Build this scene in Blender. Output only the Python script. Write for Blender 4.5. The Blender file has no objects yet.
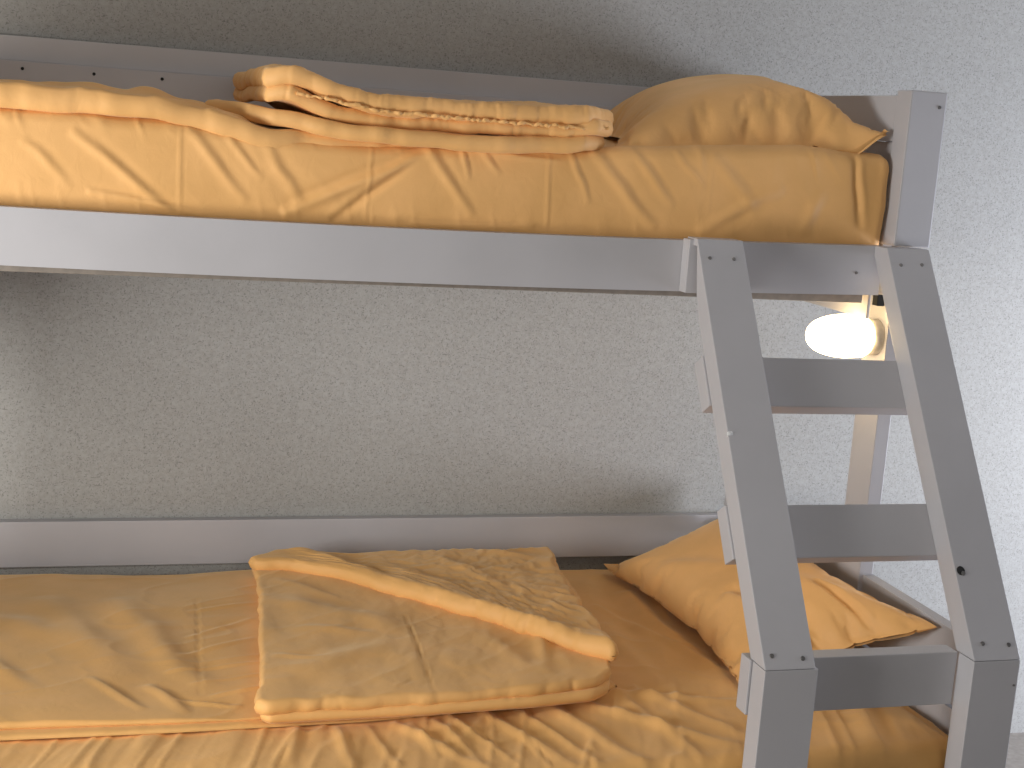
import bpy, bmesh, math, random
import numpy as np
from mathutils import Vector, Matrix

random.seed(4)
S = bpy.context.scene
COL = S.collection

# ------------------------------------------------------------------ camera
cam_data = bpy.data.cameras.new('camera')
cam = bpy.data.objects.new('camera', cam_data)
COL.objects.link(cam)
S.camera = cam
FPX = 1430.29
cam_data.sensor_fit = 'HORIZONTAL'
cam_data.sensor_width = 36.0
cam_data.lens = FPX / 1024.0 * 36.0
cam_data.clip_start = 0.05
YAW, PITCH, ROLL = 0.29408, -0.17693, 0.07077
fw = Vector((math.sin(YAW) * math.cos(PITCH), math.cos(YAW) * math.cos(PITCH), math.sin(PITCH)))
rt = Vector((math.cos(YAW), -math.sin(YAW), 0))
up = rt.cross(fw)
rt2 = math.cos(ROLL) * rt + math.sin(ROLL) * up
up2 = -math.sin(ROLL) * rt + math.cos(ROLL) * up
m = Matrix((rt2, up2, -fw)).transposed().to_4x4()
m.translation = Vector((-1.5188, -2.41331, 0.17194))
cam.matrix_world = m

# ------------------------------------------------------------------ world, light, exposure
S.view_settings.view_transform = 'Standard'
S.view_settings.look = 'None'
S.view_settings.exposure = 0.08
S.view_settings.gamma = 1.0
S.view_settings.use_curve_mapping = False
W = bpy.data.worlds.new('added_room_fill')
S.world = W
W.use_nodes = True
W.node_tree.nodes['Background'].inputs[0].default_value = (0.80, 0.86, 1.0, 1)
W.node_tree.nodes['Background'].inputs[1].default_value = 0.02


def area_light(name, loc, target, sx, sy, power, color):
    l = bpy.data.lights.new(name, 'AREA')
    l.shape = 'RECTANGLE'
    l.size, l.size_y = sx, sy
    l.energy = power
    l.color = color
    o = bpy.data.objects.new(name, l)
    COL.objects.link(o)
    o.location = loc
    o.rotation_euler = (Vector(target) - Vector(loc)).to_track_quat('-Z', 'Y').to_euler()
    return o



# assumed daylight: added area lights left and right, no windows built, plus frontal fill
area_light('added_light_left', (-2.95, -1.0, -0.34), (-1.35, 0.3, -0.4), 0.65, 0.8, 47, (1.0, 0.985, 0.95))  # assumed source, area light placed to fit the brightness
area_light('added_light_right', (2.15, -0.42, -0.66), (0.75, 0.8, -0.10), 0.9, 1.0, 72, (0.92, 0.97, 1.10))  # added to brighten the wall right of the bed
area_light('added_room_fill', (-1.1, -2.7, 0.40), (-0.6, -0.2, -1.0), 1.2, 0.6, 9, (1.0, 0.97, 0.92))  # added fill light in front of the bed



# ------------------------------------------------------------------ numpy noise


def _hash(i, j, seed):
    v = np.sin(i * 127.1 + j * 311.7 + seed * 74.7) * 43758.5453
    return (v - np.floor(v)) * 2 - 1


def vn(x, y, seed=0):
    x = np.asarray(x, float); y = np.asarray(y, float)
    xi, yi = np.floor(x), np.floor(y)
    fx, fy = x - xi, y - yi
    fx = fx * fx * fx * (fx * (fx * 6 - 15) + 10)
    fy = fy * fy * fy * (fy * (fy * 6 - 15) + 10)
    a, b = _hash(xi, yi, seed), _hash(xi + 1, yi, seed)
    c, d = _hash(xi, yi + 1, seed), _hash(xi + 1, yi + 1, seed)
    return (a * (1 - fx) + b * fx) * (1 - fy) + (c * (1 - fx) + d * fx) * fy


def fbm(x, y, seed=0, octv=3):
    s = 0; a = 1.0; t = 0
    for k in range(octv):
        s = s + a * vn(x * 2 ** k, y * 2 ** k, seed + 13 * k); t += a; a *= 0.5
    return s / t


def ridge(x, y, seed=0, k=3.0):
    """sharp-crested folds, 0..1"""
    wx = x + 0.35 * vn(x * 0.9, y * 0.9, seed + 5)
    wy = y + 0.35 * vn(x * 0.9 + 9, y * 0.9, seed + 6)
    return (1 - np.abs(vn(wx, wy, seed))) ** k


def rot(x, y, deg):
    c, s = math.cos(math.radians(deg)), math.sin(math.radians(deg))
    return x * c + y * s, -x * s + y * c


def creases(x, y, lst):
    """list of (x0,y0,x1,y1,width,height): soft ridges / valleys along a slightly wandering line"""
    h = np.zeros_like(x)
    for n, (x0, y0, x1, y1, w, hh) in enumerate(lst):
        L = math.hypot(x1 - x0, y1 - y0)
        ux, uy = (x1 - x0) / L, (y1 - y0) / L
        s = (x - x0) * ux + (y - y0) * uy
        t = -(x - x0) * uy + (y - y0) * ux
        t = t + 0.35 * w * vn(s / (0.35 * L), 0 * s, n + 3)
        u = np.clip(s / L, 0, 1)
        end = np.clip(1 - np.abs(s - u * L) / (0.9 * w), 0, 1)
        env = (0.25 + 0.75 * np.sin(np.pi * np.clip(u * 0.85 + 0.12, 0, 1))) * end
        a = t / w
        h += hh * env * np.exp(-a * a) * (1 + 0.0 * a) - 0.35 * hh * env * np.exp(-((a - 1.5) ** 2))
    return h


# ------------------------------------------------------------------ mesh helpers


def link(name, me, mat, parent=None):
    o = bpy.data.objects.new(name, me)
    COL.objects.link(o)
    if mat:
        me.materials.append(mat)
    if parent:
        o.parent = parent
    return o


def empty(name, loc=(0, 0, 0)):
    o = bpy.data.objects.new(name, None)
    o.empty_display_size = 0.1
    COL.objects.link(o)
    o.location = loc
    return o


def tag(o, label=None, cat=None, group=None, kind=None):
    if label: o['label'] = label
    if cat: o['category'] = cat
    if group: o['group'] = group
    if kind: o['kind'] = kind
    return o


def from_np(name, V, F, mat, parent=None, smooth=True):
    me = bpy.data.meshes.new(name)
    me.from_pydata([tuple(v) for v in V], [], [tuple(f) for f in F])
    me.validate()
    me.update()
    if smooth:
        me.polygons.foreach_set('use_smooth', [True] * len(me.polygons))
    return link(name, me, mat, parent)


def bm_obj(name, bm, mat, parent=None, bevel=0.0015, smooth=False):
    if bevel:
        bmesh.ops.bevel(bm, geom=[e for e in bm.edges if e.is_manifold and e.calc_face_angle(0) > 0.3],
                        offset=bevel, segments=2, affect='EDGES', profile=0.6)
    bmesh.ops.recalc_face_normals(bm, faces=bm.faces)
    me = bpy.data.meshes.new(name)
    bm.to_mesh(me); bm.free()
    if smooth:
        for p in me.polygons: p.use_smooth = True
    return link(name, me, mat, parent)


def box(name, x0, x1, y0, y1, z0, z1, mat, parent=None, bevel=0.0015):
    bm = bmesh.new()
    bmesh.ops.create_cube(bm, size=1)
    for v in bm.verts:
        v.co = ((x0 + x1) / 2 + v.co.x * (x1 - x0), (y0 + y1) / 2 + v.co.y * (y1 - y0), (z0 + z1) / 2 + v.co.z * (z1 - z0))
    return bm_obj(name, bm, mat, parent, bevel)


def prism_x(name, poly, x0, x1, mat, parent=None, bevel=0.0015):
    """extrude a polygon in the YZ plane along X"""
    bm = bmesh.new()
    a = [bm.verts.new((x0, y, z)) for y, z in poly]
    b = [bm.verts.new((x1, y, z)) for y, z in poly]
    bm.faces.new(a); bm.faces.new(b[::-1])
    n = len(poly)
    for i in range(n):
        bm.faces.new((a[i], a[(i + 1) % n], b[(i + 1) % n], b[i]))
    bmesh.ops.recalc_face_normals(bm, faces=bm.faces)
    return bm_obj(name, bm, mat, parent, bevel)


def rounded_box(name, x0, x1, y0, y1, z0, z1, r, step, disp, mat, parent=None):
    """rounded box on a fine grid; disp(P, N) -> scalar along the normal plus vector"""
    V = []; F = []; key = {}
    ax = [np.linspace(x0, x1, max(2, int((x1 - x0) / step[0]) + 1)),
          np.linspace(y0, y1, max(2, int((y1 - y0) / step[1]) + 1)),
          np.linspace(z0, z1, max(2, int((z1 - z0) / step[2]) + 1))]

    def vid(i, j, k):
        t = (i, j, k)
        if t not in key:
            key[t] = len(V); V.append((ax[0][i], ax[1][j], ax[2][k]))
        return key[t]
    nx, ny, nz = len(ax[0]) - 1, len(ax[1]) - 1, len(ax[2]) - 1
    for i in range(nx):
        for j in range(ny):
            F.append((vid(i, j, 0), vid(i, j + 1, 0), vid(i + 1, j + 1, 0), vid(i + 1, j, 0)))
            F.append((vid(i, j, nz), vid(i + 1, j, nz), vid(i + 1, j + 1, nz), vid(i, j + 1, nz)))
    for i in range(nx):
        for k in range(nz):
            F.append((vid(i, 0, k), vid(i + 1, 0, k), vid(i + 1, 0, k + 1), vid(i, 0, k + 1)))
            F.append((vid(i, ny, k), vid(i, ny, k + 1), vid(i + 1, ny, k + 1), vid(i + 1, ny, k)))
    for j in range(ny):
        for k in range(nz):
            F.append((vid(0, j, k), vid(0, j, k + 1), vid(0, j + 1, k + 1), vid(0, j + 1, k)))
            F.append((vid(nx, j, k), vid(nx, j + 1, k), vid(nx, j + 1, k + 1), vid(nx, j, k + 1)))
    P = np.array(V)
    lo = np.array([x0 + r, y0 + r, z0 + r]); hi = np.array([x1 - r, y1 - r, z1 - r])
    C = np.clip(P, lo, hi)
    D = P - C
    n = np.linalg.norm(D, axis=1, keepdims=True)
    n[n == 0] = 1
    N = D / n
    P = C + N * r
    P = disp(P, N)
    return from_np(name, P, F, mat, parent)


def smooth01(a, b, x):
    t = np.clip((x - a) / (b - a), 0, 1)
    return t * t * (3 - 2 * t)


def polyline(pts, n):
    pts = np.array(pts, float)
    d = np.r_[0, np.cumsum(np.linalg.norm(np.diff(pts, axis=0), axis=1))]
    t = np.linspace(0, d[-1], n)
    return np.stack([np.interp(t, d, pts[:, k]) for k in range(pts.shape[1])], 1)


def smooth_line(L, k=3):
    L = L.copy()
    for _ in range(k):
        L[1:-1] = (L[:-2] + 2 * L[1:-1] + L[2:]) / 4
    return L


def wobble(P, w):
    """let a layer's outline wander"""
    P = P.copy()
    P[..., 0] += w * vn(P[..., 1] * 17, P[..., 0] * 6, 3) + 0.5 * w * vn(P[..., 1] * 41, P[..., 0] * 12, 4)
    P[..., 1] += w * vn(P[..., 0] * 17, P[..., 1] * 6, 5) + 0.6 * w * vn(P[..., 0] * 41, P[..., 1] * 12, 6)
    return P


def slab(name, left, right, bottom, top, nu, nv, T, r, zbase, disp, mat, parent=None, sm=4, wob=0.0):
    """soft cloth slab: a Coons patch in plan (bottom/top run along u, left/right along v),
    puffed to thickness T with rounded rims of radius r, lying on zbase(x,y)."""
    B = smooth_line(polyline(bottom, nu), sm); Tt = smooth_line(polyline(top, nu), sm)
    Lf = smooth_line(polyline(left, nv), sm); Rr = smooth_line(polyline(right, nv), sm)
    u = np.linspace(0, 1, nu)[None, :, None]; v = np.linspace(0, 1, nv)[:, None, None]
    # denser towards the rims
    P = (1 - v) * B[None] + v * Tt[None] + (1 - u) * Lf[:, None] + u * Rr[:, None] \
        - ((1 - u) * (1 - v) * B[0] + u * (1 - v) * B[-1] + (1 - u) * v * Tt[0] + u * v * Tt[-1])
    P = wobble(P, wob)
    X, Y = P[..., 0], P[..., 1]
    rim = np.concatenate([P[0], P[-1], P[:, 0], P[:, -1]])
    A = np.stack([X.ravel(), Y.ravel()], 1)
    dist = np.full(len(A), 9.0)
    for c in range(0, len(rim), 8):
        q = rim[c:c + 8]
        dd = np.sqrt(((A[:, None, :] - q[None]) ** 2).sum(2)).min(1)
        dist = np.minimum(dist, dd)
    dist = dist.reshape(X.shape)
    q = np.clip(dist / r, 0, 1)
    prof = np.sqrt(np.clip(1 - (1 - q) ** 2, 0, 1))
    zb = zbase(X, Y) + wob * 0.8 * vn(X * 21, Y * 9, 7)
    d = disp(X, Y, dist)
    Z1 = zb + T * (0.5 + 0.5 * prof) + d * np.clip(q * 1.4, 0, 1)
    Z0 = zb + T * (0.5 - 0.5 * prof)
    Z1 = np.maximum(Z1, Z0)
    V = np.concatenate([np.stack([X, Y, Z1], 2).reshape(-1, 3), np.stack([X, Y, Z0], 2).reshape(-1, 3)])
    n = nu * nv
    F = []
    for j in range(nv - 1):
        for i in range(nu - 1):
            a = j * nu + i
            F.append((a, a + 1, a + nu + 1, a + nu))
            F.append((n + a, n + a + nu, n + a + nu + 1, n + a + 1))
    me = bpy.data.meshes.new(name)
    me.from_pydata([tuple(p) for p in V], [], F)
    bm = bmesh.new(); bm.from_mesh(me)
    bmesh.ops.remove_doubles(bm, verts=bm.verts, dist=0.00005)
    bmesh.ops.recalc_face_normals(bm, faces=bm.faces)
    bm.to_mesh(me); bm.free()
    me.polygons.foreach_set('use_smooth', [True] * len(me.polygons))
    return link(name, me, mat, parent)


def tube_np(name, pts, rad, mat, parent=None, seg=8):
    pts = np.array(pts, float)
    n = len(pts)
    T = np.gradient(pts, axis=0); T /= np.linalg.norm(T, axis=1, keepdims=True) + 1e-9
    upv = np.array([0, 0, 1.0])
    Sd = np.cross(T, upv); Sd /= np.linalg.norm(Sd, axis=1, keepdims=True) + 1e-9
    U = np.cross(Sd, T)
    rad = np.broadcast_to(np.asarray(rad, float), (n,))
    V = []; F = []
    for i in range(n):
        for k in range(seg):
            a = 2 * math.pi * k / seg
            V.append(pts[i] + rad[i] * (math.cos(a) * Sd[i] + math.sin(a) * U[i]))
    for i in range(n - 1):
        for k in range(seg):
            F.append((i * seg + k, i * seg + (k + 1) % seg, (i + 1) * seg + (k + 1) % seg, (i + 1) * seg + k))
    F.append(tuple(range(seg))[::-1]); F.append(tuple((n - 1) * seg + k for k in range(seg)))
    return from_np(name, V, F, mat, parent)


RES = 0.75


def box_blur(Z, k):
    for _ in range(k):
        P_ = np.pad(Z, 1, mode='edge')
        Z = (P_[1:-1, 1:-1] * 4 + P_[:-2, 1:-1] * 2 + P_[2:, 1:-1] * 2 + P_[1:-1, :-2] * 2 + P_[1:-1, 2:] * 2
             + P_[:-2, :-2] + P_[:-2, 2:] + P_[2:, :-2] + P_[2:, 2:]) / 16
    return Z


def inflate(P, frames=22, pressure=5.0, shrink=-0.02, bend=0.1, mass=0.2):
    """fill a flat two-sided cloth bag whose plan is the grid P (nv,nu,2) and return both sheets
    as arrays (2,nv,nu,3), centred on z = 0"""
    nv, nu = P.shape[:2]
    n = nu * nv
    flat = P.reshape(-1, 2)
    rs = np.random.RandomState(5)
    V = np.concatenate([np.c_[flat, 0.0008 + 0.0004 * rs.rand(n)], np.c_[flat, -0.0008 - 0.0004 * rs.rand(n)]])
    rim = np.zeros((nv, nu), bool)
    rim[0] = rim[-1] = True; rim[:, 0] = rim[:, -1] = True
    rim = rim.ravel()
    V[:n][rim, 2] = 0; V[n:][rim, 2] = 0
    idx = np.arange(2 * n)
    idx[n:][rim] = idx[:n][rim]
    uniq, inv = np.unique(idx, return_inverse=True)
    F = []
    for j in range(nv - 1):
        for i in range(nu - 1):
            q = j * nu + i
            F.append(tuple(int(inv[t]) for t in (q, q + 1, q + nu + 1, q + nu)))
            F.append(tuple(int(inv[n + t]) for t in (q, q + nu, q + nu + 1, q + 1)))
    me = bpy.data.meshes.new('bag')
    me.from_pydata([tuple(v) for v in V[uniq]], [], F)
    me.update()
    o = bpy.data.objects.new('bag', me)
    COL.objects.link(o)
    md = o.modifiers.new('cloth', 'CLOTH')
    st = md.settings
    st.quality = 4; st.mass = mass
    st.tension_stiffness = 15; st.compression_stiffness = 15; st.shear_stiffness = 5; st.bending_stiffness = bend
    st.use_pressure = True; st.uniform_pressure_force = pressure; st.shrink_min = shrink
    st.effector_weights.gravity = 0; st.air_damping = 3
    md.collision_settings.use_collision = False
    md.point_cache.frame_start = 1; md.point_cache.frame_end = frames
    for f in range(1, frames + 1):
        S.frame_set(f)
    e = o.evaluated_get(bpy.context.evaluated_depsgraph_get()).data
    R_ = np.empty(len(e.vertices) * 3)
    e.vertices.foreach_get('co', R_)
    R_ = R_.reshape(-1, 3)[inv].reshape(2, nv, nu, 3)
    bpy.data.objects.remove(o)
    bpy.data.meshes.remove(me)
    S.frame_set(1)
    return R_


def sheet_pair(name, A, B, mat, parent=None):
    nv, nu = A.shape[:2]
    n = nu * nv
    V = np.concatenate([A.reshape(-1, 3), B.reshape(-1, 3)])
    F = []
    for j in range(nv - 1):
        for i in range(nu - 1):
            q = j * nu + i
            F.append((q, q + 1, q + nu + 1, q + nu)); F.append((n + q, n + q + nu, n + q + nu + 1, n + q + 1))
    me = bpy.data.meshes.new(name); me.from_pydata([tuple(p) for p in V], [], F)
    bm = bmesh.new(); bm.from_mesh(me)
    bmesh.ops.remove_doubles(bm, verts=bm.verts, dist=0.00005)
    bmesh.ops.recalc_face_normals(bm, faces=bm.faces)
    bm.to_mesh(me); bm.free()
    me.polygons.foreach_set('use_smooth', [True] * len(me.polygons))
    return link(name, me, mat, parent)


def soft_slab(name, left, right, bottom, top, nu, nv, T, r, zbase, disp, mat, parent=None, pressure=3.0, shrink=-0.02, bend=0.3,
              keepd=0.6, sm=4, grow=0.006, frames=18, cap=0.005, nblur=9, wob=0.0):
    """a filled cloth layer: rounded rims like slab(), with the creases and puckers of an inflated cloth bag"""
    nu = int(nu * RES); nv = int(nv * RES)
    B = smooth_line(polyline(bottom, nu), sm); Tt = smooth_line(polyline(top, nu), sm)
    Lf = smooth_line(polyline(left, nv), sm); Rr = smooth_line(polyline(right, nv), sm)
    u = np.linspace(0, 1, nu)[None, :, None]; v = np.linspace(0, 1, nv)[:, None, None]
    P = (1 - v) * B[None] + v * Tt[None] + (1 - u) * Lf[:, None] + u * Rr[:, None] \
        - ((1 - u) * (1 - v) * B[0] + u * (1 - v) * B[-1] + (1 - u) * v * Tt[0] + u * v * Tt[-1])
    c0 = P.reshape(-1, 2).mean(0)
    ext = P.reshape(-1, 2).max(0) - P.reshape(-1, 2).min(0)
    P = c0 + (P - c0) * (1 + 2 * grow / ext)          # make up for the pull-in of the rims
    P = wobble(P, wob)
    rim = np.concatenate([P[0], P[-1], P[:, 0], P[:, -1]])
    A = P.reshape(-1, 2)
    dist = np.full(len(A), 9.0)
    for c in range(0, len(rim), 8):
        q = rim[c:c + 8]
        dist = np.minimum(dist, np.sqrt(((A[:, None, :] - q[None]) ** 2).sum(2)).min(1))
    q = np.clip(dist.reshape(nv, nu) / r, 0, 1)
    prof = np.sqrt(np.clip(1 - (1 - q) ** 2, 0, 1))
    Q = inflate(P - c0, pressure=pressure, shrink=shrink, bend=bend, frames=frames)
    out = []
    for k, sg in ((0, 1), (1, -1)):
        z = Q[k, ..., 2] * sg
        hp = z - box_blur(z, nblur)
        wr = cap * np.tanh(keepd * hp / cap)
        X = Q[k, ..., 0] + c0[0]; Y = Q[k, ..., 1] + c0[1]
        zz = 0.5 * T * prof + wr * np.clip(prof * 1.3, 0, 1) * (1.0 if sg > 0 else 0.6)
        if sg > 0:
            zz = zz + disp(X, Y, dist.reshape(nv, nu)) * np.clip(q, 0, 1)
        out.append(np.stack([X, Y, zbase(X, Y) + wob * 0.8 * vn(X * 21, Y * 9, 8) + T * 0.5 + sg * np.maximum(zz, 0)], 2))
    return sheet_pair(name, out[0], out[1], mat, parent)


# ------------------------------------------------------------------ materials


def new_mat(name):
    mt = bpy.data.materials.new(name)
    mt.use_nodes = True
    nt = mt.node_tree
    return mt, nt, nt.nodes['Principled BSDF']


def N(nt, t, **kw):
    n = nt.nodes.new(t)
    for k, v in kw.items():
        if k in n.inputs: n.inputs[k].default_value = v
        else: setattr(n, k, v)
    return n


def ramp(nt, stops):
    r = nt.nodes.new('ShaderNodeValToRGB')
    r.color_ramp.elements[0].position = stops[0][0]; r.color_ramp.elements[0].color = stops[0][1]
    r.color_ramp.elements[1].position = stops[-1][0]; r.color_ramp.elements[1].color = stops[-1][1]
    for p, c in stops[1:-1]:
        e = r.color_ramp.elements.new(p); e.color = c
    return r


def cotton(name, c, sheen=0.25, scale=1.0):
    mt, nt, b = new_mat(name)
    tc = nt.nodes.new('ShaderNodeTexCoord')
    n1 = N(nt, 'ShaderNodeTexNoise'); n1.inputs['Scale'].default_value = 9; n1.inputs['Detail'].default_value = 4
    nt.links.new(tc.outputs['Object'], n1.inputs['Vector'])
    r = ramp(nt, [(0.3, (c[0] * 0.93, c[1] * 0.92, c[2] * 0.88, 1)), (0.7, (c[0] * 1.05, c[1] * 1.05, c[2] * 1.08, 1))])
    nt.links.new(n1.outputs['Fac'], r.inputs[0])
    nt.links.new(r.outputs[0], b.inputs['Base Color'])
    b.inputs['Roughness'].default_value = 0.62
    b.inputs['Sheen Weight'].default_value = sheen
    b.inputs['Sheen Roughness'].default_value = 0.4
    b.inputs['Sheen Tint'].default_value = (1, 0.86, 0.6, 1)
    b.inputs['Specular IOR Level'].default_value = 0.35
    # fine cloth creasing + weave
    mp = N(nt, 'ShaderNodeMapping'); mp.inputs['Scale'].default_value = (1, 1, 1)
    nt.links.new(tc.outputs['Object'], mp.inputs['Vector'])
    n2 = N(nt, 'ShaderNodeTexNoise'); n2.inputs['Scale'].default_value = 34 * scale; n2.inputs['Detail'].default_value = 5
    n2.inputs['Distortion'].default_value = 0.9
    nt.links.new(mp.outputs[0], n2.inputs['Vector'])
    n3 = N(nt, 'ShaderNodeTexNoise'); n3.inputs['Scale'].default_value = 700; n3.inputs['Detail'].default_value = 1
    nt.links.new(tc.outputs['Object'], n3.inputs['Vector'])
    b1 = N(nt, 'ShaderNodeBump'); b1.inputs['Strength'].default_value = 0.22; b1.inputs['Distance'].default_value = 0.004
    b2 = N(nt, 'ShaderNodeBump'); b2.inputs['Strength'].default_value = 0.12; b2.inputs['Distance'].default_value = 0.001
    nt.links.new(n2.outputs['Fac'], b1.inputs['Height'])
    nt.links.new(n3.outputs['Fac'], b2.inputs['Height'])
    nt.links.new(b1.outputs[0], b2.inputs['Normal'])
    nt.links.new(b2.outputs[0], b.inputs['Normal'])
    return mt


def paint(name, c, rough=0.42):
    mt, nt, b = new_mat(name)
    tc = nt.nodes.new('ShaderNodeTexCoord')
    n1 = N(nt, 'ShaderNodeTexNoise'); n1.inputs['Scale'].default_value = 5; n1.inputs['Detail'].default_value = 6
    nt.links.new(tc.outputs['Object'], n1.inputs['Vector'])
    r = ramp(nt, [(0.3, (c[0] * 0.95, c[1] * 0.95, c[2] * 0.95, 1)), (0.7, (c[0] * 1.04, c[1] * 1.04, c[2] * 1.04, 1))])
    nt.links.new(n1.outputs['Fac'], r.inputs[0])
    nt.links.new(r.outputs[0], b.inputs['Base Color'])
    b.inputs['Roughness'].default_value = rough
    n2 = N(nt, 'ShaderNodeTexNoise'); n2.inputs['Scale'].default_value = 90; n2.inputs['Detail'].default_value = 4
    nt.links.new(tc.outputs['Object'], n2.inputs['Vector'])
    bp = N(nt, 'ShaderNodeBump'); bp.inputs['Strength'].default_value = 0.10; bp.inputs['Distance'].default_value = 0.002
    nt.links.new(n2.outputs['Fac'], bp.inputs['Height'])
    nt.links.new(bp.outputs[0], b.inputs['Normal'])
    return mt


def simple(name, c, rough=0.5, metal=0.0):
    mt, nt, b = new_mat(name)
    tc = nt.nodes.new('ShaderNodeTexCoord')
    n1 = N(nt, 'ShaderNodeTexNoise'); n1.inputs['Scale'].default_value = 60
    nt.links.new(tc.outputs['Object'], n1.inputs['Vector'])
    r = ramp(nt, [(0.3, (c[0] * 0.85, c[1] * 0.85, c[2] * 0.85, 1)), (0.7, (c[0] * 1.1, c[1] * 1.1, c[2] * 1.1, 1))])
    nt.links.new(n1.outputs['Fac'], r.inputs[0])
    nt.links.new(r.outputs[0], b.inputs['Base Color'])
    b.inputs['Roughness'].default_value = rough
    b.inputs['Metallic'].default_value = metal
    return mt


def wallpaper():
    mt, nt, b = new_mat('woodchip_wallpaper')
    tc = nt.nodes.new('ShaderNodeTexCoord')
    base = N(nt, 'ShaderNodeTexNoise'); base.inputs['Scale'].default_value = 110; base.inputs['Detail'].default_value = 6; base.inputs['Roughness'].default_value = 0.7
    nt.links.new(tc.outputs['Object'], base.inputs['Vector'])
    r0 = ramp(nt, [(0.30, (0.295, 0.288, 0.266, 1)), (0.5, (0.335, 0.330, 0.312, 1)), (0.70, (0.375, 0.370, 0.353, 1))])
    nt.links.new(base.outputs['Fac'], r0.inputs[0])
    # dark fibres of two directions
    out = r0.outputs[0]
    for k, (sc, rz, lo) in enumerate((((380, 100, 150), 0.5, 0.715), ((150, 100, 380), -0.3, 0.715), ((260, 100, 260), 0.9, 0.73))):
        mp = N(nt, 'ShaderNodeMapping'); mp.inputs['Scale'].default_value = sc; mp.inputs['Rotation'].default_value = (0, rz, 0)
        nt.links.new(tc.outputs['Object'], mp.inputs['Vector'])
        n = N(nt, 'ShaderNodeTexNoise'); n.inputs['Scale'].default_value = 1; n.inputs['Detail'].default_value = 1.5
        nt.links.new(mp.outputs[0], n.inputs['Vector'])
        rr = ramp(nt, [(lo - 0.08, (0, 0, 0, 1)), (lo, (0.75, 0.75, 0.75, 1))])
        nt.links.new(n.outputs['Fac'], rr.inputs[0])
        mx = N(nt, 'ShaderNodeMix', data_type='RGBA')
        nt.links.new(rr.outputs[0], mx.inputs[0])
        nt.links.new(out, mx.inputs[6])
        mx.inputs[7].default_value = (0.17, 0.165, 0.155, 1)
        out = mx.outputs[2]
    nt.links.new(out, b.inputs['Base Color'])
    b.inputs['Roughness'].default_value = 0.75
    bp = N(nt, 'ShaderNodeBump'); bp.inputs['Strength'].default_value = 0.3; bp.inputs['Distance'].default_value = 0.002
    nt.links.new(base.outputs['Fac'], bp.inputs['Height'])
    nt.links.new(bp.outputs[0], b.inputs['Normal'])
    return mt


M_OCHRE = cotton('ochre_cotton', (0.77, 0.43, 0.158))
M_OCHRE2 = cotton('ochre_satin_cotton', (0.78, 0.435, 0.150), sheen=0.35)
M_STITCH = simple('ochre_stitching', (0.50, 0.27, 0.09), 0.8)
M_PAINT = paint('grey_lilac_paint', (0.45, 0.440, 0.456))
M_BACK = paint('grey_paint_rear', (0.46, 0.45, 0.46))
M_SCREW = simple('zinc_screw', (0.22, 0.21, 0.20), 0.4, 0.7)
M_DARK = simple('dark_hole', (0.015, 0.015, 0.015), 0.9)
M_CHIP = simple('white_primer_chip', (0.75, 0.75, 0.75), 0.7)
M_PLY = simple('plywood', (0.22, 0.19, 0.16), 0.8)
M_FOAM = simple('mattress_ticking', (0.7, 0.68, 0.62), 0.9)
M_WALL = wallpaper()
M_FLOOR = simple('grey_laminate', (0.30, 0.27, 0.24), 0.5)
M_CEIL = simple('ceiling_paint', (0.55, 0.54, 0.52), 0.9)

# ------------------------------------------------------------------ room
FL = -1.40
tag(box('wall_back', -4.2, 3.0, 0.797, 0.90, FL, 1.1, M_WALL, bevel=0), kind='structure')
tag(box('floor', -4.2, 3.0, -5.0, 0.90, FL - 0.08, FL, M_FLOOR, bevel=0), kind='structure')
tag(box('ceiling', -4.2, 3.0, -5.0, 0.90, 1.1, 1.18, M_CEIL, bevel=0), kind='structure')

# ------------------------------------------------------------------ bunk bed
bed = tag(empty('bunk_bed', (0, 0, FL)), 'grey painted wooden bunk bed with leaning ladder', 'bunk bed')
XL = -2.07


def part(o, label=None):
    """parent to the bed keeping world coordinates"""
    o.parent = bed
    o.matrix_parent_inverse = Matrix.Translation((0, 0, -FL))
    if label: o['label'] = label
    return o


def screw(parent, p, n, r=0.0035, mat=None, name='screw'):
    bm = bmesh.new()
    bmesh.ops.create_cone(bm, cap_ends=True, segments=12, radius1=r, radius2=r * 0.85, depth=0.0016)
    q = Vector(n).normalized().to_track_quat('Z', 'Y').to_matrix().to_4x4()
    q.translation = Vector(p)
    bm.transform(q)
    # recessed cross slot
    o = bm_obj(name, bm, mat or M_SCREW, parent, bevel=0)
    return o


# --- upper front rail, bowed a few millimetres under the load
bm = bmesh.new()
xs = np.linspace(XL + 0.02, -0.071, 40)
ring = []
for x in xs:
    s = -0.011 * (1 - ((x + 1.06) / 1.0) ** 2)
    ring.append([bm.verts.new((x, y, z + s)) for y, z in ((0, 0), (0.03, 0), (0.03, -0.0935), (0, -0.0935))])
for a, b in zip(ring[:-1], ring[1:]):
    for k in range(4):
        bm.faces.new((a[k], a[(k + 1) % 4], b[(k + 1) % 4], b[k]))
bm.faces.new(ring[0][::-1]); bm.faces.new(ring[-1])
urail = part(bm_obj('side_rail', bm, M_PAINT, bevel=0.002))
screw(urail, (-0.123, -0.0006, -0.053), (0, -1, 0), 0.003)
part(box('slat_batten', XL + 0.03, -0.075, 0.05, 0.07, -0.116, -0.055, M_PLY))
part(box('slat_platform', XL + 0.03, -0.075, 0.0705, 0.75, -0.105, -0.09, M_PLY))
part(box('rail_cleat', -0.483, -0.392, -0.031, -0.0005, -0.1, -0.003, M_PAINT))

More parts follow.
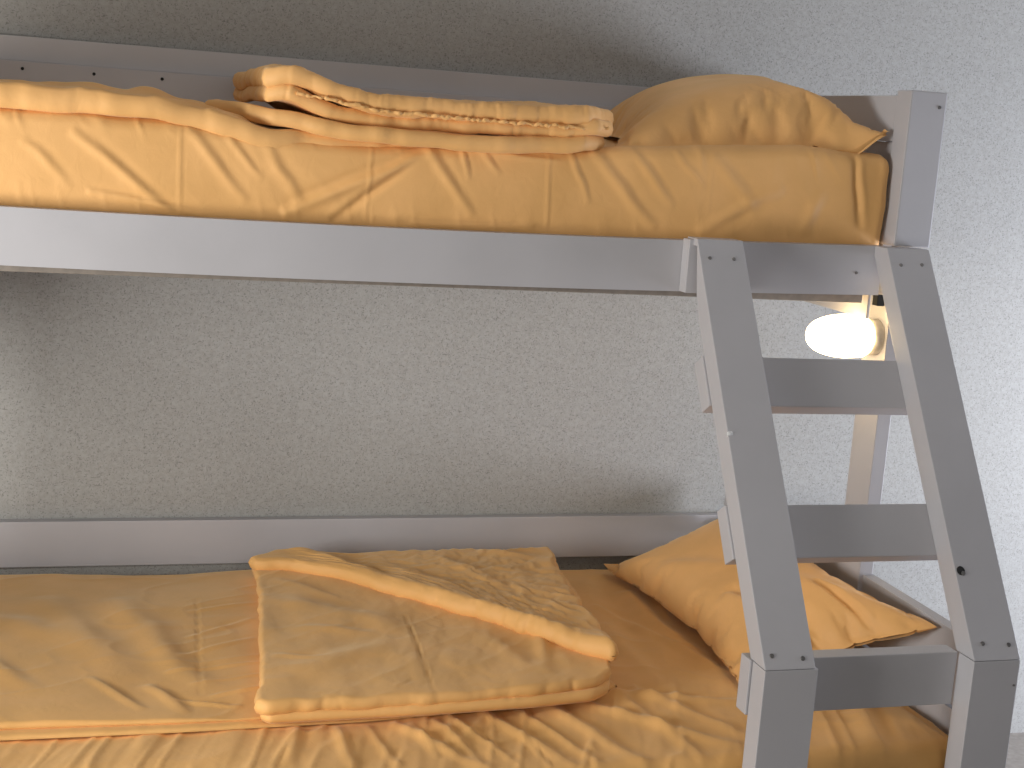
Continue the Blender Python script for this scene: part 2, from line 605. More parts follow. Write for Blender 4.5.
# --- front corner board of the upper bunk and the deep post behind it
up_post = part(box('corner_board', -0.049, 0.028, 0.0, 0.052, 0.0005, 0.2932, M_PAINT, bevel=0.003))
screw(up_post, (0.013, -0.0006, 0.265), (0, -1, 0), 0.0035)
deep = part(box('bed_post', -0.009, 0.022, 0.0535, 0.14, FL, 0.27, M_PAINT))
part(box('bed_post', -0.02, 0.028, 0.725, 0.794, -0.12, 0.285, M_PAINT))
part(box('bed_post', 0.03, 0.075, 0.725, 0.794, FL, -0.752, M_PAINT))
part(box('headboard', -0.047, -0.022, 0.0535, 0.724, 0.197, 0.2835, M_PAINT))
part(box('headboard', -0.042, -0.022, 0.0535, 0.724, -0.02, 0.196, M_PAINT))  # added board, closes the gap above the mattress so it reads dark
part(box('end_rail', -0.056, -0.0495, 0.061, 0.724, -0.148, -0.03, M_PAINT))
# small dark bracket between rail end and stringer
part(box('corner_bracket', -0.069, -0.052, 0.004, 0.022, -0.115, -0.0945, M_DARK, bevel=0.001), 'small dark metal bracket')

# --- rear rails
brd = part(box('side_rail', XL + 0.02, -0.0215, 0.7705, 0.7945, 0.236, 0.2865, M_BACK))
brd2 = part(box('guard_rail', XL + 0.02, -0.0215, 0.752, 0.77, 0.12, 0.236, M_PAINT))
for x in (-1.655, -1.514, -1.376):
    screw(brd2, (x, 0.7514, 0.221), (0, -1, 0), 0.0035, M_DARK)
part(box('side_rail', XL + 0.02, 0.0295, 0.77, 0.7945, -0.852, -0.7485, M_PAINT))

# --- left-hand posts, outside the photograph
part(box('corner_board', XL - 0.03, XL + 0.02 - 0.001, 0.0, 0.052, FL, 0.2932, M_PAINT))
part(box('bed_post', XL - 0.03, XL + 0.019, 0.725, 0.794, FL, 0.285, M_PAINT))
part(box('shadow_panel', XL - 0.01, XL + 0.01, 0.0525, 0.7245, -0.33, -0.12, M_PAINT))  # unseen panel added to cast shade on the wall at the left
part(box('bed_post', XL - 0.03, XL + 0.019, -0.4655, -0.4205, FL, -0.65, M_PAINT))
part(box('end_rail', XL - 0.0, XL + 0.019, -0.42, 0.724, -0.96, -0.70, M_PAINT))

# --- leaning ladder
SL = (0.4655 - 0.0434) / 0.65


def fy(z): return -0.0434 + SL * z          # front face of the stringers


HB = 0.045 * math.sqrt(1 + SL * SL)
strs = []
for x0, x1 in ((-0.4748, -0.385), (-0.09, 0.0)):
    zb = (0.0 - (-0.0434 + HB)) / SL
    poly = [(fy(0), 0.0), (-0.0004, 0.0), (-0.0004, zb - 0.002), (fy(-0.6495) + HB, -0.6495), (fy(-0.6495), -0.6495)]
    if x0 < -0.3:     # seated over the cleat
        poly = [(fy(0), 0.0), (-0.0004, 0.0), (-0.0004, -0.0135), (-0.040, -0.0140), (-0.040, -0.081), (fy(-0.6495) + HB, -0.6495), (fy(-0.6495), -0.6495)]
        yb = fy(-0.081) + HB
        poly[4] = (yb, -0.081)
        poly[3] = (min(-0.040, yb), -0.0140)
        poly = [(fy(0), 0.0), (-0.0004, 0.0), (-0.0004, -0.0135), (fy(-0.0135) + HB * 0.12, -0.0137), (fy(-0.072) + HB * 0.5, -0.10), (fy(-0.15) + HB, -0.15), (fy(-0.6495) + HB, -0.6495), (fy(-0.6495), -0.6495)]
        poly = [(fy(0), 0.0), (-0.0004, 0.0), (-0.0004, -0.0137), (fy(-0.0137) + HB, -0.0141)] if False else poly
    s = part(prism_x('ladder_stringer', poly, x0, x1, M_PAINT))
    strs.append(s)
NV = Vector((0, -0.8387, 0.5446))
for st, pts in ((strs[0], [(-0.456, -0.032), (-0.409, -0.032), (-0.459, -0.630), (-0.405, -0.635)]),
                (strs[1], [(-0.068, -0.029), (-0.023, -0.027), (-0.067, -0.625), (-0.017, -0.628)])):
    for k, (x, z) in enumerate(pts):
        p = Vector((x, fy(z), z)) + NV * 0.0006
        screw(st, p, NV, 0.0036 if k < 2 else 0.0042)
        if k >= 2:      # torn paint beside the screw
            q = p + Vector((0.004, 0.0, -0.004)) + NV * 0.0001
            bm = bmesh.new()
            bmesh.ops.create_cone(bm, cap_ends=True, segments=5, radius1=0.004, radius2=0.003, depth=0.001)
            mm = NV.to_track_quat('Z', 'Y').to_matrix().to_4x4(); mm.translation = q
            bm.transform(mm @ Matrix.Diagonal((0.5, 1.3, 1, 1)))
            bm_obj('paint_chip', bm, M_CHIP, st, bevel=0)
# bolt hole with a dark bolt in the right stringer
pz = -0.519
o = screw(strs[1], Vector((-0.079, fy(pz), pz)) + NV * 0.0004, NV, 0.0085, M_DARK, 'bolt_hole')
o = screw(strs[1], Vector((-0.076, fy(pz - 0.004), pz - 0.004)) + NV * 0.0014, NV, 0.0042, M_SCREW, 'bolt')
# pale knock on the left stringer's edge
bm = bmesh.new()
bmesh.ops.create_icosphere(bm, subdivisions=2, radius=0.006)
for v in bm.verts:
    v.co = Vector((v.co.x * 1.0, v.co.y * 0.35, v.co.z * 0.9)) * (1 + 0.25 * random.uniform(-1, 1))
bm.transform(Matrix.Translation((-0.4715, fy(-0.313) + 0.0005, -0.313)))
bm_obj('paint_chip', bm, M_CHIP, strs[0], bevel=0)

# rungs behind the stringers
dv = Vector((0, -SL, -1)).normalized()
for z_top in (-0.2, -0.431):
    # z_top is measured on the rung's front face, 45 mm behind the stringer face
    yf = fy(z_top) + HB
    a = Vector((0, yf + 0.0006, z_top))
    b_ = a + dv * 0.0945
    back = -NV * 0.036
    poly = [(a.y, a.z), ((a + back).y, (a + back).z), ((b_ + back).y, (b_ + back).z), (b_.y, b_.z)]
    part(prism_x('ladder_rung', poly, -0.478, -0.002, M_PAINT, bevel=0.002))
part(box('ladder_rung', -0.4785, -0.0915, -0.4195, -0.384, -0.744, -0.650, M_PAINT, bevel=0.002))

# lower posts under the stringers
lp = part(box('bed_post', -0.4748, -0.380, -0.4655, -0.4205, FL, -0.6505, M_PAINT))
rp = part(box('bed_post', -0.09, 0.0, -0.4655, -0.4205, FL, -0.6505, M_PAINT))
screw(rp, (-0.007, -0.4661, -0.695), (0, -1, 0), 0.0022)
part(box('side_rail', XL + 0.02, -0.0, -0.4195, -0.39, -1.12, -1.0, M_PAINT))
part(box('end_rail', 0.001, 0.027, -0.419, 0.724, -0.805, -0.671, M_PAINT))
part(box('end_rail', 0.001, 0.027, -0.419, 0.724, -1.09, -0.812, M_PAINT))
part(box('slat_platform', XL + 0.03, -0.001, -0.385, 0.75, -1.09, -1.07, M_PLY))

# ------------------------------------------------------------------ wall lamp on the inner post
lamp = tag(empty('wall_lamp', (-0.009, 0.095, -0.188)), 'small round glowing wall lamp fixed to the inner bed post beside the ladder', 'lamp')
mt, nt, b = new_mat('lamp_glass')
b.inputs['Base Color'].default_value = (1, 0.9, 0.7, 1)
b.inputs['Roughness'].default_value = 0.3
lw = N(nt, 'ShaderNodeLayerWeight'); lw.inputs['Blend'].default_value = 0.35
b.inputs['Emission Color'].default_value = (1.0, 0.72, 0.36, 1)
b.inputs['Emission Strength'].default_value = 13.0
M_GLASS = mt


def lathe_x(name, prof, mat, parent, seg=32, sy=1, sz=1):
    V = []; F = []
    for x, r in prof:
        for k in range(seg):
            a = 2 * math.pi * k / seg
            V.append((x, r * math.cos(a) * sy, r * math.sin(a) * sz))
    n = len(prof)
    for i in range(n - 1):
        for k in range(seg):
            F.append((i * seg + k, (i + 1) * seg + k, (i + 1) * seg + (k + 1) % seg, i * seg + (k + 1) % seg))
    F.append(tuple(range(seg))); F.append(tuple((n - 1) * seg + k for k in range(seg))[::-1])
    me = bpy.data.meshes.new(name); me.from_pydata(V, [], F)
    bm = bmesh.new(); bm.from_mesh(me); bmesh.ops.recalc_face_normals(bm, faces=bm.faces); bm.to_mesh(me); bm.free()
    for p in me.polygons: p.use_smooth = True
    return link(name, me, mat, parent)


lathe_x('lamp_base', [(-0.0005, 0.036), (-0.020, 0.036), (-0.024, 0.032), (-0.024, 0.02)], simple('white_lamp_plastic', (0.8, 0.76, 0.68), 0.5), lamp)
prof = [(-0.0245, 0.037), (-0.034, 0.042)]
for k in range(1, 15):
    a = k / 14 * math.pi / 2
    prof.append((-0.06 - 0.098 * math.sin(a) * 0.92, 0.0005 + 0.0435 * math.cos(a) ** 0.75))
lathe_x('lamp_glass', prof, M_GLASS, lamp)

# ------------------------------------------------------------------ bedding
# --- upper mattress
um = tag(empty('mattress', (-1.05, 0.4, -0.088)), 'mattress in an ochre fitted sheet on the upper bunk', 'mattress', 'mattresses of the bunk bed')


def keep(o, root):
    o.parent = root
    o.matrix_parent_inverse = Matrix.Translation(-root.location)
    return o


UM = dict(x0=XL + 0.03, x1=-0.052, y0=0.033, y1=0.735)
keep(box('mattress_core', UM['x0'] + 0.02, UM['x1'] - 0.02, UM['y0'] + 0.02, UM['y1'] - 0.02, -0.088, 0.10, M_FOAM), um)

U_CR = [(-1.2, 0, -0.935, 0.128, 0.00992, 0.00792), (-1.12, -0.005, -0.96, 0.12, 0.00744, -0.00576), (-0.975, 0.14, -0.878, 0.016, 0.00868, 0.00504),
        (-0.655, 0.135, -0.53, 0.012, 0.00992, 0.00576), (-0.58, 0.145, -0.5, 0.055, 0.00806, 0.00504), (-1.545, 0.118, -1.374, -0.02, 0.00806, 0.00504),
        (-1.52, 0.024, -1.34, -0.004, 0.00496, 0.00432), (-1.365, 0.139, -1.27, 0.02, 0.00868, 0.00432), (-1.235, 0.115, -1.177, 0.02, 0.00992, 0.00432),
        (-0.89, 0.127, -0.72, 0.121, 0.00434, 0.00432), (-0.42, 0.145, -0.33, 0.05, 0.0124, 0.00432), (-0.285, 0.095, -0.438, 0.011, 0.01116, 0.00504),
        (-0.135, 0.165, -0.108, 0.03, 0.00744, -0.00648), (-0.867, 0.13, -0.83, 0.09, 0.00496, 0.0036), (-0.9, 0.135, -0.885, 0.08, 0.00434, 0.0036),
        (-1.3, 0.125, -1.245, 0.06, 0.0062, 0.0036), (-0.5, 0.15, -0.44, 0.09, 0.0062, 0.00288), (-0.2, 0.09, -0.23, 0.01, 0.0124, 0.0036),
        (-0.98, -0.003, -0.76, 0.003, 0.00496, 0.0036), (-1.62, 0.1, -1.55, 0.03, 0.00744, 0.00288), (-0.7, 0.14, -0.66, 0.05, 0.00558, 0.0036),
        # pressed fold lines
        (-1.378, 0.15, -1.374, -0.01, 0.0032, 0.0016), (-1.057, 0.137, -1.062, -0.01, 0.0032, 0.0016), (-0.739, 0.14, -0.734, -0.01, 0.0032, 0.0017),
        (-0.425, 0.15, -0.425, 0.03, 0.003, 0.0008)]
TOPX = [-2.1, -1.66, -1.4, -1.2, -0.9, -0.61, -0.45, -0.25, -0.10]
TOPZ = [0.150, 0.148, 0.146, 0.130, 0.132, 0.150, 0.160, 0.172, 0.174]


def um_disp(P, Nn):
    x, y, z = P[:, 0], P[:, 1], P[:, 2]
    top = np.interp(x, TOPX, TOPZ) + 0.0035 * vn(x * 9, y * 3, 3)
    t = smooth01(-0.02, 0.17, z)
    zz = z + (top - 0.17) * t
    front = np.clip(-Nn[:, 1], 0, 1)
    topn = np.clip(Nn[:, 2], 0, 1)
    bul = 0.004 * np.sin(np.pi * np.clip((zz + 0.0) / 0.15, 0, 1))
    h = creases(x, zz, U_CR) * front
    wx, wz = rot(x * 9, zz * 9, 28)
    h = h + front * (0.0011 * (ridge(wx, wz * 0.55, 21, 3) - 0.4) + 0.004 * fbm(x * 4, zz * 6, 8))
    # gathers where the sheet is tucked behind the rail
    h = h + front * 0.0016 * ridge(x * 26 + zz * 5, zz * 3, 31, 6) * smooth01(0.05, -0.01, zz)
    h = h + front * 0.0035 * ridge(x * 22 + zz * 8, zz * 3, 33, 6) * smooth01(0.10, 0.145, zz)
    h = h + topn * (0.003 * fbm(x * 6, y * 6, 12) + 0.002 * ridge(x * 7, y * 7, 14))
    endn = np.clip(Nn[:, 0], 0, 1)
    h = h + endn * 0.004 * ridge(y * 9, zz * 6, 41)
    Q = P.copy(); Q[:, 2] = zz
    Q[:, 1] -= bul * front
    return Q + Nn * h[:, None]


keep(rounded_box('fitted_sheet', UM['x0'], UM['x1'], UM['y0'], UM['y1'], -0.085, 0.17, 0.026, (0.0036, 0.022, 0.0045), um_disp, M_OCHRE), um)


def um_top(x, y):
    return np.interp(x, TOPX, TOPZ) - 0.001


# --- lower mattress
lm = tag(empty('mattress', (-1.0, 0.15, -1.07)), 'wide mattress in an ochre fitted sheet on the lower bunk', 'mattress', 'mattresses of the bunk bed')
LM = dict(x0=XL + 0.03, x1=-0.004, y0=-0.383, y1=0.745)
keep(box('mattress_core', LM['x0'] + 0.02, LM['x1'] - 0.02, LM['y0'] + 0.02, LM['y1'] - 0.02, -1.068, -0.90, M_FOAM), lm)


def lm_z(x, y):
    return np.interp(y, [-0.4, -0.1, 0.3, 0.75], [-0.842, -0.848, -0.857, -0.872]) + 0.0 * x


L_CR = [(-1.004, -0.16, -0.90, -0.34, 0.012, 0.007), (-0.93, -0.15, -0.89, -0.34, 0.010, 0.006), (-0.84, -0.12, -0.75, -0.36, 0.014, 0.008),
        (-0.72, -0.10, -0.62, -0.37, 0.016, 0.008), (-0.66, -0.08, -0.44, -0.33, 0.018, 0.009), (-0.62, -0.05, -0.33, -0.15, 0.016, 0.007),
        (-1.166, -0.15, -1.2, -0.30, 0.010, 0.005), (-1.1, -0.16, -1.105, -0.32, 0.010, 0.005), (-0.32, 0.52, -0.33, 0.05, 0.022, 0.008),
        (-0.36, 0.64, -0.40, 0.17, 0.030, -0.006), (-0.52, -0.04, -0.40, -0.30, 0.014, 0.006), (-0.1, -0.14, -0.2, -0.37, 0.020, 0.006),
        (-0.45, 0.32, -0.46, -0.1, 0.022, 0.006), (-0.24, 0.6, -0.30, 0.30, 0.012, 0.005), (-0.56, -0.05, -0.52, -0.36, 0.013, 0.006),
        (-0.77, -0.12, -0.70, -0.36, 0.009, 0.005), (-0.025, -0.05, -0.03, -0.37, 0.009, -0.010), (-0.42, 0.45, -0.30, 0.02, 0.012, 0.005),
        (-1.05, -0.16, -1.03, -0.33, 0.008, 0.004), (-0.97, -0.16, -0.96, -0.30, 0.007, 0.004), (-0.90, -0.14, -0.84, -0.33, 0.008, 0.005),
        (-0.80, -0.23, -0.78, -0.38, 0.003, 0.003)]


def lm_disp(P, Nn):
    x, y, z = P[:, 0], P[:, 1], P[:, 2]
    t = smooth01(-1.0, -0.86, z)
    Q = P.copy()
    Q[:, 2] = z + (lm_z(x, y) + 0.86) * t
    topn = np.clip(Nn[:, 2], 0, 1)
    h = creases(x, y, L_CR) * topn
    # fan of pulls running toward the front edge
    wx, wy = rot(x, y, -18)
    fr = smooth01(0.02, -0.10, y)
    h = h + topn * fr * (0.0042 * ridge(wx * 24, wy * 3.0, 51, 5) + 0.0016 * ridge(wx * 46, wy * 5, 52, 4))
    h = h + topn * (0.006 * fbm(x * 3.3, y * 3.3, 61) + 0.0025 * ridge(wx * 8, wy * 5, 63, 3))
    h = h + (1 - topn) * 0.004 * ridge(x * 14 + y * 14, z * 4, 71)
    return Q + Nn * h[:, None]


keep(rounded_box('fitted_sheet', LM['x0'], LM['x1'], LM['y0'], LM['y1'], -1.066, -0.86, 0.035, (0.0052, 0.006, 0.014), lm_disp, M_OCHRE2), lm)

# --- flat blanket on the lower bunk: doubled, its two front edges showing
bl = tag(empty('blanket', (-1.3, 0.3, -0.86)), 'flat ochre blanket spread over the left of the lower mattress', 'blanket', 'flat ochre blankets')
B_CR = [(-1.29, 0.50, -1.32, -0.03, 0.003, -0.003), (-1.343, 0.159, -1.20, 0.249, 0.008, 0.004), (-1.319, 0.26, -1.19, 0.361, 0.008, 0.004),
        (-1.412, 0.30, -1.31, 0.013, 0.030, 0.008), (-1.50, 0.06, -1.42, -0.08, 0.010, 0.005), (-1.403, 0.023, -1.35, -0.10, 0.012, 0.006),
        (-1.672, 0.403, -1.55, 0.283, 0.040, 0.008), (-1.58, 0.513, -1.45, 0.074, 0.040, 0.008), (-1.444, 0.503, -1.36, 0.213, 0.036, 0.007),
        (-1.37, 0.08, -1.20, 0.12, 0.006, 0.004), (-1.31, 0.42, -1.17, 0.47, 0.007, 0.003), (-1.36, -0.05, -1.26, -0.09, 0.006, 0.005),
        (-1.70, 0.22, -1.60, 0.02, 0.02, 0.006), (-1.30, -0.04, -1.20, -0.01, 0.006, 0.004), (-1.33, 0.02, -1.18, 0.06, 0.005, 0.003)]
front2 = [(-2.03, -0.150), (-1.65, -0.155), (-1.36, -0.160), (-1.05, -0.155), (-0.8, -0.13), (-0.60, -0.085), (-0.555, -0.05)]
front1 = [(-2.03, -0.128), (-1.65, -0.126), (-1.36, -0.138), (-1.1, -0.138), (-0.8, -0.115), (-0.62, -0.075), (-0.575, -0.03)]


def lm_zz(x, y): return lm_z(x, y) + 0.002


def bl_disp1(x, y, d):
    wx, wy = rot(x, y, 20)
    return creases(x, y, B_CR) + 0.010 * fbm(x * 3.6, y * 3.0, 81) + 0.0018 * ridge(wx * 6, wy * 13, 82, 6)


keep(slab('blanket_fold', [(-2.03, -0.150), (-2.03, 0.725)], [(-0.555, -0.05), (-0.60, 0.715)], front2, [(-2.03, 0.725), (-0.60, 0.715)], 230, 80, 0.009, 0.006,
          lm_zz, lambda x, y, d: 0.001 * ridge(x * 20, y * 3, 80, 4), M_OCHRE2), bl)
keep(slab('blanket_fold', [(-2.03, -0.128), (-2.03, 0.715)], [(-0.575, -0.03), (-0.62, 0.705)], front1, [(-2.03, 0.715), (-0.62, 0.705)], 280, 170, 0.010, 0.007,
          lambda x, y: lm_zz(x, y) + 0.008, bl_disp1, M_OCHRE2), bl)

# --- folded duvet on the lower bunk
dz0 = lambda x, y: lm_z(x, y) + 0.018
ld = tag(empty('duvet', (-0.9, 0.25, -0.83)), 'folded ochre duvet with a diagonal turned-back corner on the lower bunk', 'duvet', 'folded duvets')
D_CR = [(-0.900, 0.252, -0.935, -0.147, 0.0026, -0.004), (-1.161, 0.394, -0.921, 0.197, 0.030, 0.005), (-1.149, -0.033, -0.943, 0.092, 0.030, 0.006),
        (-0.777, 0.129, -0.72, -0.08, 0.026, 0.006), (-0.65, 0.15, -0.71, -0.082, 0.014, 0.006), (-1.13, 0.20, -0.98, 0.15, 0.016, 0.004),
        (-1.12, 0.52, -1.0, 0.36, 0.016, 0.004), (-1.18, 0.05, -1.10, 0.02, 0.010, 0.004)]


def ld_disp(x, y, d):
    wx, wy = rot(x, y, 35)
    return creases(x, y, D_CR) + 0.005 * fbm(x * 4.0, y * 4.0, 91) + 0.0016 * ridge(wx * 5, wy * 14, 92, 6)


lowF = [(-1.232, -0.160), (-1.22, -0.178), (-0.95, -0.176), (-0.75, -0.165), (-0.64, -0.150), (-0.60, -0.12)]
lowR = [(-0.60, -0.12), (-0.575, -0.06), (-0.56, 0.05), (-0.50, 0.35), (-0.465, 0.64)]
keep(slab('duvet_layer', [(-1.232, -0.160), (-1.20, 0.10), (-1.165, 0.42), (-1.150, 0.64)], lowR, lowF, [(-1.150, 0.64), (-0.80, 0.645), (-0.465, 0.64)], 170, 110,
          0.019, 0.009, dz0, lambda x, y, d: 0.002 * smooth01(0.03, 0, d) * ridge(x * 30, y * 8, 90, 3), M_OCHRE2), ld)
lowF2 = [(-1.234, -0.150), (-1.215, -0.168), (-0.95, -0.164), (-0.75, -0.148), (-0.63, -0.122), (-0.585, -0.08)]
lowR2 = [(-0.585, -0.08), (-0.572, -0.03), (-0.55, 0.08), (-0.50, 0.35), (-0.465, 0.64)]
keep(soft_slab('duvet_layer', [(-1.234, -0.150), (-1.205, 0.10), (-1.17, 0.42), (-1.155, 0.645)], lowR2, lowF2, [(-1.155, 0.645), (-0.80, 0.645), (-0.465, 0.64)],
               200, 190, 0.024, 0.0105, lambda x, y: dz0(x, y) + 0.014, ld_disp, M_OCHRE2, shrink=-0.015, keepd=0.6, cap=0.003, wob=0.003), ld)


# turned-back corner: thick triangular layer with a rolled diagonal edge
def flap_disp(x, y, d):
    wx, wy = rot(x, y, -35)
    dx, dy = x + 1.098, y - 0.658
    t = (dx * (-0.704) - dy * 0.507) / math.hypot(0.704, 0.507)
    roll = 0.007 * np.exp(-((-t - 0.026) / 0.020) ** 2)
    rightend = smooth01(-0.80, -0.60, x)
    return roll + 0.004 * fbm(x * 4, y * 4, 95) + 0.0018 * ridge(wx * 5, wy * 15, 96, 5) \
        + rightend * 0.004 * ridge(wx * 12, wy * 22, 97, 4) + creases(x, y, [(-0.902, 0.504, -0.70, 0.20, 0.03, 0.006), (-0.754, 0.564, -0.673, 0.355, 0.02, 0.006), (-0.655, 0.60, -0.536, 0.55, 0.02, 0.007)])


diag = [(-1.160, 0.60), (-1.09, 0.575), (-1.0, 0.487), (-0.85, 0.295), (-0.72, 0.125), (-0.62, 0.0), (-0.565, -0.055)]
fr = [(-0.565, -0.055), (-0.548, -0.045), (-0.535, 0.02), (-0.52, 0.20), (-0.487, 0.45), (-0.462, 0.655)]
bk = [(-1.150, 0.645), (-1.10, 0.675), (-0.95, 0.640), (-0.70, 0.650), (-0.462, 0.655)]
keep(soft_slab('folded_corner', [(-1.160, 0.60), (-1.167, 0.625), (-1.150, 0.645)], fr, diag, bk, 220, 120, 0.034, 0.019,
               lambda x, y: dz0(x, y) + 0.032, flap_disp, M_OCHRE2, shrink=-0.02, keepd=0.6, cap=0.003, wob=0.004), ld)

# --- flat blanket on the upper bunk
ub = tag(empty('blanket', (-1.6, 0.3, 0.15)), 'flat ochre blanket lying on the left of the upper mattress', 'blanket', 'flat ochre blankets')


def ub_disp(x, y, d):
    wx, wy = rot(x, y, 25)
    return 0.008 * fbm(x * 5, y * 4, 101) + 0.003 * ridge(wx * 5, wy * 9, 102, 4) \
        + creases(x, y, [(-1.50, 0.05, -1.28, 0.30, 0.02, 0.008), (-1.42, 0.04, -1.20, 0.16, 0.014, 0.008), (-1.33, 0.045, -1.20, 0.10, 0.012, 0.007), (-1.7, 0.2, -1.4, 0.15, 0.03, 0.012)])


ufront = [(-2.03, 0.030), (-1.66, 0.026), (-1.4, 0.030), (-1.27, 0.030), (-1.05, 0.040), (-0.85, 0.05)]
keep(slab('blanket_fold', [(-2.03, 0.03), (-2.03, 0.55)], [(-0.85, 0.05), (-0.85, 0.55)], ufront, [(-2.03, 0.55), (-0.85, 0.55)], 280, 120, 0.038, 0.012,
               lambda x, y: um_top(x, y) - 0.002 - 0.024 * smooth01(-1.42, -1.2, x), lambda x, y, d: ub_disp(x, y, d) * (1 - 0.8 * smooth01(-1.28, -1.18, x)), M_OCHRE, wob=0.005), ub)



def seam_cord(name, pts, rad, amp, freq, seed, parent, mat=M_OCHRE):
    """a puckered seam running along a rim"""
    L = smooth_line(polyline(pts, 300), 6)
    k = np.linspace(0, 1, 300)
    L[:, 2] += amp * vn(k * freq, 0 * k, seed); L[:, 1] += amp * vn(k * freq, 0 * k + 4, seed + 1)
    return keep(tube_np(name, L, rad * (1 + 0.5 * vn(k * freq * 1.6, 0 * k, seed + 2)), mat, seg=6), parent)


# --- folded duvet on the upper bunk: three stacked folds, the left end rolled up
ud = tag(empty('duvet', (-0.93, 0.3, 0.16)), 'folded ochre duvet seen edge-on beside the pillow on the upper bunk', 'duvet', 'folded duvets')


def ud_disp(seed, amp=1.0):
    def f(x, y, d):
        wx, wy = rot(x, y, 15)
        return amp * (0.005 * fbm(x * 6, y * 6, seed) + 0.002 * ridge(wx * 7, wy * 12, seed + 1, 4))
    return f


BZ = lambda x: np.interp(x, [-1.30, -1.2, -1.0, -0.8, -0.62], [0.150, 0.141, 0.133, 0.134, 0.148])
keep(slab('duvet_layer', [(-1.33, 0.16), (-1.24, 0.52)], [(-0.625, 0.06), (-0.63, 0.52)], [(-1.33, 0.16), (-1.27, 0.06), (-1.16, 0.022), (-1.05, 0.008), (-0.85, 0.006), (-0.68, 0.016), (-0.625, 0.06)],
               [(-1.24, 0.52), (-0.63, 0.52)], 260, 100, 0.027, 0.010, lambda x, y: BZ(x) - 0.005 + 0.010 * smooth01(-1.10, -1.25, x), ud_disp(111, 0.7), M_OCHRE, wob=0.004), ud)
keep(soft_slab('duvet_layer', [(-1.24, 0.06), (-1.24, 0.52)], [(-0.618, 0.06), (-0.63, 0.52)], [(-1.24, 0.06), (-1.20, 0.036), (-1.05, 0.036), (-0.85, 0.034), (-0.66, 0.024), (-0.618, 0.06)],
               [(-1.24, 0.52), (-0.63, 0.52)], 230, 100, 0.027, 0.011, lambda x, y: BZ(x) + 0.021 + 0.014 * smooth01(-1.10, -1.19, x) + 0.014 * np.exp(-((x + 1.205) / 0.035) ** 2), ud_disp(121, 0.6), M_OCHRE, shrink=-0.03, keepd=0.8, cap=0.0035, wob=0.004), ud)
keep(soft_slab('duvet_layer', [(-1.245, 0.05), (-1.245, 0.51)], [(-0.604, 0.07), (-0.62, 0.51)], [(-1.245, 0.05), (-1.20, 0.030), (-1.10, 0.026), (-0.85, 0.022), (-0.68, 0.022), (-0.604, 0.07)],
               [(-1.245, 0.51), (-0.62, 0.51)], 270, 120, 0.034, 0.014,
               lambda x, y: BZ(x) + 0.044 + 0.016 * smooth01(-1.05, -1.17, x) + 0.015 * np.exp(-((x + 1.195) / 0.04) ** 2) - 0.010 * smooth01(-0.75, -0.62, x), ud_disp(131, 1.0), M_OCHRE, shrink=-0.035, keepd=0.9, bend=0.15, cap=0.003, wob=0.004), ud)

seam_cord('seam', [(-1.19, 0.027, 0.205), (-1.15, 0.020, 0.199), (-1.05, 0.014, 0.184), (-0.85, 0.012, 0.180), (-0.70, 0.011, 0.180), (-0.635, 0.026, 0.182)], 0.0030, 0.0022, 70, 5, ud)

# --- pillows: one inflated bag, laid two ways
PW, PH = 0.27, 0.36
gx, gy = np.meshgrid(np.linspace(-PW, PW, int(110 * RES)), np.linspace(-PH, PH, int(140 * RES)))
# corners a little drawn out
gx = gx * (1 - 0.02 * (1 - (gy / PH) ** 2)); gy = gy * (1 - 0.02 * (1 - (gx / PW) ** 2))
BAG = inflate(np.stack([gx, gy], 2), frames=24, pressure=7.0, shrink=-0.024, bend=0.12)
BX, BY = np.abs(BAG[..., 0]).max(), np.abs(BAG[..., 1]).max()
BT = BAG[..., 2].max()


def lay(name, mapf, wk, flipx=1, flipy=1):
    out = []
    for k, sg in ((0, 1), (1, -1)):
        u = BAG[k, ..., 0] / BX * flipx; v = BAG[k, ..., 1] / BY * flipy
        w = wk(u, v)
        zb = box_blur(BAG[k, ..., 2], 14)
        z = zb + (BAG[k, ..., 2] - zb) * w
        out.append(np.stack(mapf(u, v, z / BT, sg), 2))
    return sheet_pair(name, out[0], out[1], M_OCHRE)


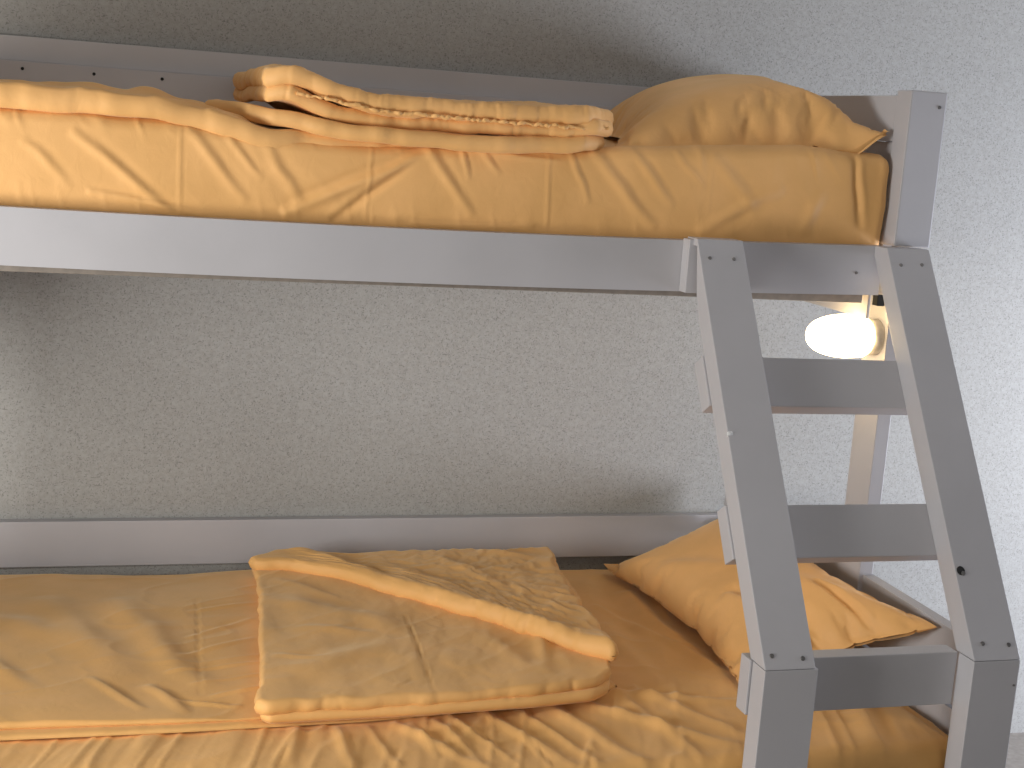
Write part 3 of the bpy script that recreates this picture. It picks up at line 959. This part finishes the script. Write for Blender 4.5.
def up_map(u, v, z, sg):
    s = (u + 1) / 2; t = (v + 1) / 2
    lx = -0.625 + 0.150 * t; rx = -0.060 - 0.004 * t
    y = 0.038 + 0.64 * t
    x = lx + (rx - lx) * s
    rim = um_top(x, y) + 0.006 - 0.018 * smooth01(-0.72, -0.95, v) + 0.048 * smooth01(0.72, 1.0, u) * np.abs(v) + 0.004 * smooth01(-0.6, -1.0, u)
    zz = np.where(z > 0, 0.127 * z, 0.012 * z)
    zz = zz * (0.76 + 0.52 * s ** 1.1 + 0.05 * np.sin(3 * v))
    return x, y, np.maximum(rim + zz, um_top(x, y) + 0.003 - 0.020 * smooth01(0.075, 0.04, y))


pu = lay('pillow', up_map, lambda u, v: 0.35 + 1.7 * smooth01(-0.2, 0.5, u))
tag(pu, 'plump ochre pillow at the right end of the upper bunk', 'pillow', 'ochre pillows')


LP_CR = [(-0.235, 0.14, -0.185, -0.17, 0.020, 0.014), (-0.205, 0.16, -0.145, -0.15, 0.016, -0.012), (-0.10, 0.02, -0.085, -0.20, 0.006, -0.012),
         (-0.14, 0.10, -0.09, -0.05, 0.022, 0.008), (-0.27, 0.45, -0.18, 0.25, 0.02, 0.006)]


def lo_map(u, v, z, sg):
    s = (u + 1) / 2; t = (v + 1) / 2
    lx = -0.325 + 0 * t; ly = -0.120 + 0.80 * t
    rx = -0.008 + 0.0 * t; ry = -0.240 + 0.85 * t
    x = lx + (rx - lx) * s
    y = ly + (ry - ly) * s
    zl = -0.838 - 0.012 * t; zr = -0.672
    zc = zl + (zr - zl) * s ** 1.3
    h = np.where(z > 0, 0.078 * z, 0.03 * z)
    h = h + np.where(z > 0, 1, 0) * creases(x, y, LP_CR) * np.clip(z * 3, 0, 1)
    X = x - 0.36 * h; Z = zc + 0.93 * h
    return X, y, np.maximum(Z, lm_z(X, y) + 0.004)


plw = lay('pillow', lo_map, lambda u, v: 0.2 + 1.2 * smooth01(0.0, 0.7, -u), flipx=-1)
tag(plw, 'ochre pillow on the lower bunk behind the ladder, propped against the end rail', 'pillow', 'ochre pillows')
